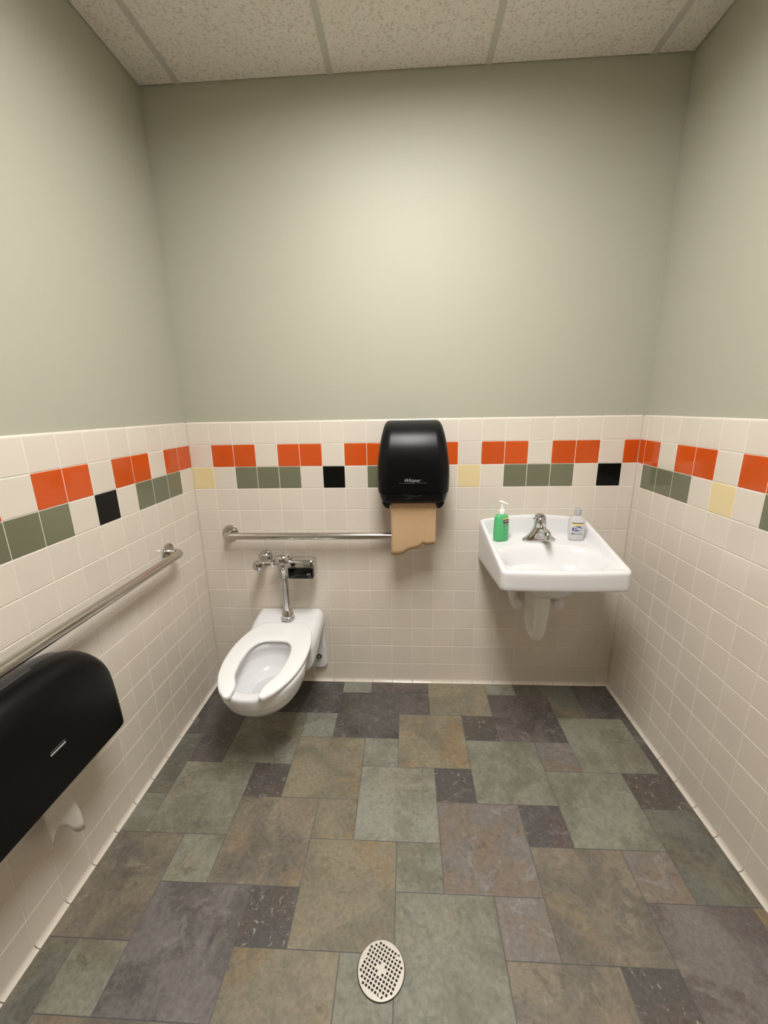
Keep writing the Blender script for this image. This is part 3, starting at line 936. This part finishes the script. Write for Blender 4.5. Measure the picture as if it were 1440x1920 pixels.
# ------------------------------------------------------------------ soap bottles on the sink ledge
def bottle_rings(cx, cy, z0, tab, rot, n=40, p=2.6):
    rings = []
    c, s = math.cos(rot), math.sin(rot)
    for z, a, bb in tab:
        r = []
        for k in range(n):
            t = 2 * PI * k / n
            x = a * math.copysign(abs(math.cos(t)) ** (2 / p), math.cos(t))
            y = bb * math.copysign(abs(math.sin(t)) ** (2 / p), math.sin(t))
            r.append(Vector((cx + x * c - y * s, cy + x * s + y * c, z0 + z)))
        rings.append(r)
    return rings
def surf(cx, cy, z0, a, bb, rot, p, u, v, lift=0.0004):
    """point on the front (-y) face of a bottle: u across, v up"""
    y = -bb * max(0.0, 1 - min(abs(u / a), 1) ** p) ** (1 / p) - lift
    c, s = math.cos(rot), math.sin(rot)
    return Vector((cx + u * c - y * s, cy + u * s + y * c, z0 + v))
def decal(name, parent, material, S_, u0, u1, v0, v1, lift=0.0004, slant=0.0, label=None):
    bm = bmesh.new()
    N = 8
    lo = [bm.verts.new(surf(*S_, u0 + (u1 - u0) * i / N, v0 + slant * (i / N - 0.5), lift)) for i in range(N + 1)]
    hi = [bm.verts.new(surf(*S_, u0 + (u1 - u0) * i / N, v1 + slant * (i / N - 0.5), lift)) for i in range(N + 1)]
    for i in range(N):
        bm.faces.new((lo[i], lo[i + 1], hi[i + 1], hi[i]))
    return part(name, bm, material, parent, label=label)
def oval_decal(name, parent, material, S_, cu, cv, a, bb, lift, tilt=0.0):
    bm = bmesh.new()
    cen = bm.verts.new(surf(*S_, cu, cv, lift))
    prev = None; first = None
    for k in range(28):
        t = 2 * PI * k / 28
        x, y = a * math.cos(t), bb * math.sin(t)
        v = bm.verts.new(surf(*S_, cu + x * math.cos(tilt) - y * math.sin(tilt), cv + x * math.sin(tilt) + y * math.cos(tilt), lift))
        if prev: bm.faces.new((cen, prev, v))
        else: first = v
        prev = v
    bm.faces.new((cen, prev, first))
    return part(name, bm, material, parent)
def text_decal(name, parent, material, S_, body, size, cu, cv, lift, shear=0.3, bold=0.0, rot=0.0, sx=1.0):
    t = text_bm(body, size, shear, 0.0, bold)
    for v in t.verts:
        x, y = v.co.x * sx, v.co.y
        v.co = surf(*S_, cu + x * math.cos(rot) - y * math.sin(rot), cv + x * math.sin(rot) + y * math.cos(rot), lift)
    return part(name, t, material, parent, smooth=False, angle=None)

# green pump bottle
gx, gy = 1.492, -0.094
gz = deck_z(gy) + 0.0004
green = thing('soap_bottle', 'green pump soap bottle on the left end of the sink ledge', 'soap bottle', (gx, gy, gz), 'soap bottles on the sink')
rotg = 0.25
b = bmesh.new()
loft(b, bottle_rings(gx, gy, gz, [(0, 0.028, 0.015), (0.001, 0.031, 0.0175), (0.006, 0.0345, 0.0200), (0.02, 0.0355, 0.0210), (0.06, 0.0350, 0.0210), (0.10, 0.0335, 0.0205), (0.113, 0.032, 0.0195), (0.121, 0.028, 0.0175), (0.126, 0.019, 0.0145), (0.129, 0.012, 0.012), (0.132, 0.0115, 0.0115)], rotg))
part('bottle_body', b, M['greengel'], green)
b = bmesh.new()
lathe(b, (gx, gy, gz + 0.128), (0, 0, 1), [(0.0135, 0), (0.0138, 0.002), (0.0135, 0.018), (0.011, 0.021), (0.0065, 0.023), (0.0058, 0.034), (0.0045, 0.037), (0.0045, 0.052)], 20)
part('pump_collar', b, M['whitepl'], green)
b = bmesh.new()
tube(b, [(gx - 0.012, gy + 0.003, gz + 0.187), (gx - 0.002, gy, gz + 0.184), (gx + 0.012, gy - 0.004, gz + 0.179), (gx + 0.024, gy - 0.008, gz + 0.174)], [0.0055, 0.0062, 0.0045, 0.0034], 14)
part('pump_spout', b, M['whitepl'], green)
SG = (gx, gy, gz, 0.0345, 0.0208, rotg, 2.6)
decal('label_band', green, M['yellowink'], SG, 0.0, 0.026, 0.106, 0.113, 0.0005, 0.003)
decal('label_band', green, M['redink'], SG, -0.001, 0.026, 0.088, 0.105, 0.0005, 0.002)
decal('label_mark', green, M['whiteink'], SG, 0.003, 0.021, 0.0965, 0.0995, 0.0008, 0.002)
decal('label_mark', green, M['greyink'], SG, 0.0, 0.025, 0.0835, 0.086, 0.0005, 0.002)
decal('label_mark', green, M['blackink'], SG, 0.001, 0.020, 0.0735, 0.080, 0.0005, 0.006)
decal('label_mark', green, M['whiteink'], SG, 0.005, 0.017, 0.0755, 0.0775, 0.0008, 0.004)
M['dkgreenink'] = mat('dark_green_print', (0.012, 0.10, 0.05), 0.4)
decal('label_mark', green, M['dkgreenink'], SG, 0.001, 0.018, 0.053, 0.0555, 0.0005, 0.003)
decal('label_mark', green, M['dkgreenink'], SG, -0.001, 0.022, 0.036, 0.0385, 0.0005, 0.003)

# clear flip-cap bottle
dx, dy = 1.838, -0.088
dz = deck_z(dy) + 0.0004
clear = thing('soap_bottle', 'clear soap bottle with blue oval emblem on right end of the sink ledge', 'soap bottle', (dx, dy, dz), 'soap bottles on the sink')
rotd = -0.12
b = bmesh.new()
loft(b, bottle_rings(dx, dy, dz, [(0, 0.028, 0.014), (0.001, 0.0305, 0.0165), (0.006, 0.033, 0.0185), (0.02, 0.034, 0.0195), (0.05, 0.036, 0.020), (0.08, 0.0375, 0.0205), (0.093, 0.037, 0.020), (0.102, 0.033, 0.0185), (0.109, 0.024, 0.0165), (0.114, 0.016, 0.014), (0.117, 0.0125, 0.0125), (0.121, 0.012, 0.012)], rotd, p=3.0))
part('bottle_body', b, M['cleargel'], clear)
b = bmesh.new()
lathe(b, (dx, dy, dz + 0.1195), (0, 0, 1), [(0.0145, 0), (0.015, 0.002), (0.0145, 0.026), (0.0135, 0.029), (0.001, 0.030)], 24)
part('flip_cap', b, M['clearcap'], clear)
SD = (dx, dy, dz, 0.0365, 0.0202, rotd, 3.0)
decal('label_band', clear, M['yellowink'], SD, -0.024, 0.024, 0.072, 0.083, 0.0005)
decal('label_band', clear, M['blackink'], SD, -0.025, 0.025, 0.083, 0.0865, 0.0006)
oval_decal('label_emblem', clear, M['blueink'], SD, -0.002, 0.0585, 0.022, 0.0115, 0.0006, 0.18)
text_decal('lettering', clear, M['whiteink'], SD, 'Dial', 0.0205, -0.001, 0.059, 0.0010, 0.25, 0.0003, 0.05)
decal('label_mark', clear, M['greyink'], SD, -0.005, 0.018, 0.044, 0.0455, 0.0005)
oval_decal('label_mark', clear, M['blackink'], SD, -0.019, 0.034, 0.0055, 0.004, 0.0005)
decal('label_mark', clear, M['greyink'], SD, -0.0235, -0.0145, 0.0333, 0.0347, 0.0009)
for u0, u1 in ((-0.012, -0.005), (-0.003, 0.003), (0.005, 0.012), (0.014, 0.022)):
    decal('label_mark', clear, M['blackink'], SD, u0, u1, 0.0323, 0.0347, 0.0005)

# ------------------------------------------------------------------ paper towel dispenser
PX = 1.082
towel = thing('towel_dispenser', 'black rounded paper towel dispenser on the back wall between toilet and sink', 'dispenser', (PX, 0, 1.02))
def section(z, hw, d, r):
    out = []
    for px, py in rrect(-hw, hw, -d, d, r, 8):
        # keep the back flat on the wall: squash the +y half
        y = py if py < 0 else min(py, 0.0)
        out.append(Vector((PX + px, y - 0.002, z)))
    return out
b = bmesh.new()
tab = [(1.098, 0.152, 0.203, 0.040), (1.100, 0.1545, 0.208, 0.042), (1.13, 0.156, 0.214, 0.044), (1.17, 0.1565, 0.219, 0.046), (1.21, 0.1555, 0.221, 0.047), (1.25, 0.152, 0.219, 0.048), (1.29, 0.147, 0.211, 0.048), (1.32, 0.142, 0.199, 0.046), (1.345, 0.137, 0.184, 0.044), (1.365, 0.132, 0.166, 0.042), (1.38, 0.128, 0.148, 0.040), (1.391, 0.1235, 0.128, 0.037), (1.398, 0.119, 0.108, 0.034), (1.402, 0.113, 0.088, 0.03), (1.404, 0.105, 0.07, 0.026)]
loft(b, [section(*t) for t in tab])
part('cover', b, M['blackpl'], towel, angle=50)
b = bmesh.new()
tab = [(1.046, 0.136, 0.165, 0.03), (1.048, 0.139, 0.172, 0.032), (1.06, 0.1435, 0.186, 0.036), (1.08, 0.148, 0.197, 0.04), (1.096, 0.150, 0.203, 0.04)]
loft(b, [section(*t) for t in tab])
low = part('lower_housing', b, M['blackpl'], towel, angle=50)
for s in (-1, 1):
    b = bmesh.new()
    rings = []
    for z, xo, d0, d1 in ((1.0185, 0.118, 0.03, 0.150), (1.022, 0.124, 0.02, 0.158), (1.035, 0.132, 0.004, 0.166), (1.047, 0.138, 0.004, 0.170)):
        rings.append([Vector((PX + s * px, py, z)) for px, py in rrect(0.1075, xo, -d1, -d0, 0.004, 3)])
    loft(b, rings)
    part('side_cheek', b, M['blackpl'], towel, angle=50)
b = bmesh.new(); box(b, PX - 0.106, PX + 0.106, -0.120, -0.004, 1.025, 1.047, 0.003)
part('paper_guide', b, M['blacksat'], towel)
def front_y(z):
    return -interp([(1.06, 0.186), (1.08, 0.197), (1.096, 0.203), (1.0985, 0.204), (1.13, 0.214), (1.17, 0.219), (1.21, 0.221)], z)[0] - 0.0028
t = text_bm('Whisper', 0.021, 0.55, 0.0, 0.0001)
for v in t.verts:
    z = 1.158 + v.co.y
    v.co = Vector((PX - 0.008 + v.co.x * 0.95, front_y(z), z))
part('lettering', t, M['silver'], towel, smooth=False, angle=None, label='silver script lettering')
b = bmesh.new()
for u0, u1, zz in ((-0.058, 0.010, 1.1465), (0.018, 0.062, 1.1472)):
    y = front_y(zz)
    vs_ = [b.verts.new((PX - 0.004 + u, y, z)) for u, z in ((u0, zz - 0.0009), (u1, zz - 0.0009), (u1, zz + 0.0009), (u0, zz + 0.0009))]
    b.faces.new(vs_)
part('fine_print', b, M['dimsilver'], towel, smooth=False, angle=None)
b = bmesh.new()
def stroke(pts, r=0.0006):
    tube(b, [(PX - 0.004 + x, front_y(1.084 + z), 1.084 + z) for x, z in pts], r, 5)
stroke([(-0.040, 0.010), (-0.022, 0.008), (-0.008, 0.006), (0.0, 0.001), (0.012, 0.000), (0.030, 0.004), (0.036, 0.005)])
stroke([(-0.040, 0.010), (-0.034, 0.005), (-0.028, 0.004), (-0.014, -0.002), (-0.004, -0.004), (0.0, 0.001)])
stroke([(-0.004, 0.006), (0.002, 0.003), (0.006, -0.001)])
stroke([(-0.036, -0.008), (-0.026, -0.012), (-0.014, -0.012), (-0.008, -0.006), (-0.004, -0.003)])
stroke([(-0.014, -0.003), (-0.010, -0.009)]); stroke([(0.036, 0.005), (0.034, 0.009)])
part('emblem', b, M['dimsilver'], towel, label='faint hand pulling paper emblem')

# brown paper hanging from it
paper = bmesh.new()
bt = [(0, 0.797), (0.08, 0.7965), (0.17, 0.7962), (0.22, 0.800), (0.25, 0.799), (0.30, 0.808), (0.36, 0.8145), (0.40, 0.8205), (0.43, 0.819), (0.47, 0.824), (0.50, 0.8215), (0.54, 0.8275), (0.58, 0.8255), (0.62, 0.8335), (0.645, 0.832), (0.67, 0.8425), (0.70, 0.8475), (0.735, 0.851), (0.76, 0.846), (0.80, 0.8435), (0.86, 0.8465), (0.92, 0.849), (0.97, 0.8475), (1.0, 0.8495)]
cols = []
for f, zb in bt:
    col = []
    for k in range(13):
        t = k / 12
        z = 1.062 + (zb - 1.062) * t
        x = 0.9805 + 0.2045 * f + 0.003 * t * (1 - f) - 0.001 * t
        y = -0.151 - 0.006 * math.sin(t * 2.6) - 0.004 * math.cos(f * 5.0 + 0.4) * t
        col.append(paper.verts.new((x, y, z)))
    cols.append(col)
for a, bb_ in zip(cols[:-1], cols[1:]):
    for k in range(12):
        paper.faces.new((a[k], a[k + 1], bb_[k + 1], bb_[k]))
po = finish('paper_towel', paper, M['kraft'], None, angle=30)
sd = po.modifiers.new('solidify', 'SOLIDIFY'); sd.thickness = 0.0004
po['label'] = 'brown kraft paper towel with a torn end hanging from the black dispenser'
po['category'] = 'paper towel'

# ------------------------------------------------------------------ twin toilet paper dispenser on the left wall
DY = -1.112
tp = thing('toilet_paper_dispenser', 'large black arched toilet paper dispenser on left wall under the grab bar', 'dispenser', (0, DY, 0.49))
ZB = 0.488
half = [(0.0, 0.812), (0.05, 0.811), (0.10, 0.807), (0.145, 0.799), (0.18, 0.787), (0.208, 0.768), (0.228, 0.742), (0.240, 0.71), (0.2455, 0.66), (0.2490, 0.60), (0.2515, 0.54), (0.2525, ZB + 0.004), (0.249, ZB)]
hc = [Vector((v.x, v.y, 0)) for v in catmull([(a, z, 0) for a, z in half], 3)]
outl = [(-v.x, v.y) for v in hc[::-1]] + [(v.x, v.y) for v in hc[1:]]     # from lower near corner over the top to lower far corner
def tp_ring(x, sy, szt, zb=ZB):
    return [Vector((x, DY + y * sy, zb + (z - ZB) * szt)) for y, z in outl]
b = bmesh.new()
loft(b, [tp_ring(0.001, 0.985, 0.985), tp_ring(0.040, 0.985, 0.985), tp_ring(0.046, 0.980, 0.98)])
part('back_housing', b, M['smoke'], tp, angle=50)
b = bmesh.new()
prof = [(0.0465, 1.0, 1.0), (0.065, 1.0, 0.996), (0.085, 0.998, 0.978), (0.100, 0.994, 0.950), (0.112, 0.987, 0.915), (0.121, 0.975, 0.865), (0.128, 0.955, 0.79), (0.1325, 0.92, 0.67), (0.135, 0.85, 0.48)]
loft(b, [tp_ring(*p) for p in prof])
part('cover', b, M['blackpl'], tp, angle=50)
b = bmesh.new(); box(b, 0.020, 0.0595, DY - 0.075, DY + 0.062, 0.792, 0.8165, 0.006, 3)
part('lock_housing', b, M['smoke'], tp, label='smoky grey lock housing on top')
b = bmesh.new(); box(b, 0.002, 0.060, DY + 0.205, DY + 0.238, ZB - 0.010, ZB + 0.004, 0.002)
part('bottom_tab', b, M['blacksat'], tp)
b = bmesh.new()
box(b, 0.1300, 0.1364, DY - 0.018, DY + 0.030, 0.6085, 0.6135, 0.001)
part('name_strip', b, M['silver'], tp, label='thin silver strip')
b = bmesh.new()
box(b, 0.1300, 0.1360, DY - 0.018, DY + 0.030, 0.6185, 0.6205)
part('fine_print', b, M['dimsilver'], tp, smooth=False, angle=None)

# white tissue hanging out under it
tb = bmesh.new()
cols = []
for f in [i / 12 for i in range(13)]:
    zb = interp([(0, 0.293), (0.15, 0.300), (0.35, 0.318), (0.6, 0.300), (0.72, 0.262), (0.85, 0.250), (1.0, 0.246)], f)[0]
    col = []
    for k in range(11):
        t = k / 10
        z = 0.494 + (zb - 0.494) * t
        y = -1.128 + 0.088 * f + 0.006 * t
        x = 0.060 + 0.020 * smooth(0.62, 1.0, f) * smooth(0.35, 0.8, t) + 0.004 * math.sin(f * 9 + t * 2) * t
        col.append(tb.verts.new((x, y, z)))
    cols.append(col)
for a, bb_ in zip(cols[:-1], cols[1:]):
    for k in range(10):
        tb.faces.new((a[k], a[k + 1], bb_[k + 1], bb_[k]))
to = finish('toilet_paper', tb, M['tissue'], None)
sd = to.modifiers.new('solidify', 'SOLIDIFY'); sd.thickness = 0.0003
to['label'] = 'white tissue end hanging below the dispenser on the left wall'
to['category'] = 'toilet paper'

# ------------------------------------------------------------------ floor drain
dcx, dcy = 0.977, -1.191
drain = thing('floor_drain', 'round pale metal floor drain with a grid of square holes', 'drain', (dcx, dcy, 0))
b = bmesh.new()
lathe(b, (dcx, dcy, 0.0002), (0, 0, 1), [(0.0645, 0), (0.0645, 0.0006), (0.0632, 0.0012), (0.0625, 0.0010)], 48)  # flat black disc; its colour stands in for the shade below the grate
part('drain_shade_disc', b, M['drainshade'], drain, label='flat dark disc painted as the shade inside the drain holes')
# grate: square holes on a grid turned about 27 degrees
g = bmesh.new()
pitch, hole, R0 = 0.0093, 0.0058, 0.0615
ca, sa = math.cos(math.radians(-27)), math.sin(math.radians(-27))
NG = 7
lines = []
for i in range(-NG, NG + 1):
    lines += [i * pitch - hole / 2, i * pitch + hole / 2]
vv = {}
def gv(i, j):
    if (i, j) not in vv:
        x, y = lines[i], lines[j]
        r = math.hypot(x, y)
        if r > R0:
            x, y = x * R0 / r, y * R0 / r
        vv[(i, j)] = g.verts.new((dcx + x * ca - y * sa, dcy + x * sa + y * ca, 0.0036))
    return vv[(i, j)]
for i in range(len(lines) - 1):
    for j in range(len(lines) - 1):
        cx_, cy_ = (lines[i] + lines[i + 1]) / 2, (lines[j] + lines[j + 1]) / 2
        corners = [math.hypot(lines[i + a], lines[j + c_]) for a in (0, 1) for c_ in (0, 1)]
        if min(corners) > R0:
            continue
        if i % 2 == 0 and j % 2 == 0 and max(corners) < 0.0585 and math.hypot(cx_, cy_) > 0.0118:
            continue
        try:
            g.faces.new((gv(i, j), gv(i + 1, j), gv(i + 1, j + 1), gv(i, j + 1)))
        except ValueError:
            pass
bmesh.ops.recalc_face_normals(g, faces=g.faces)
ext = bmesh.ops.extrude_face_region(g, geom=g.faces[:])
bmesh.ops.translate(g, verts=[e_ for e_ in ext['geom'] if isinstance(e_, bmesh.types.BMVert)], vec=(0, 0, -0.0022))
part('grate', g, M['nickel'], drain, smooth=False, angle=None, label='pale metal grate')
b = bmesh.new()
n = 56
rr_ = [(0.0598, 0.0034), (0.0600, 0.0039), (0.0616, 0.0039), (0.0626, 0.0032), (0.0628, 0.0013), (0.0598, 0.0013)]
rings = [[Vector((dcx + r * math.cos(2 * PI * k / n), dcy + r * math.sin(2 * PI * k / n), z)) for k in range(n)] for r, z in rr_]
loft(b, rings + [rings[0]], False, False)
bmesh.ops.remove_doubles(b, verts=b.verts, dist=1e-6)
part('rim', b, M['nickel'], drain)
for ang in (30, 150, 270):
    b = bmesh.new()
    lathe(b, (dcx + 0.0500 * math.cos(math.radians(ang)), dcy + 0.0500 * math.sin(math.radians(ang)), 0.0030), (0, 0, 1), [(0.0045, 0), (0.0045, 0.0014), (0.003, 0.0018), (0.001, 0.0018)], 12)
    part('screw', b, M['nickel'], drain)
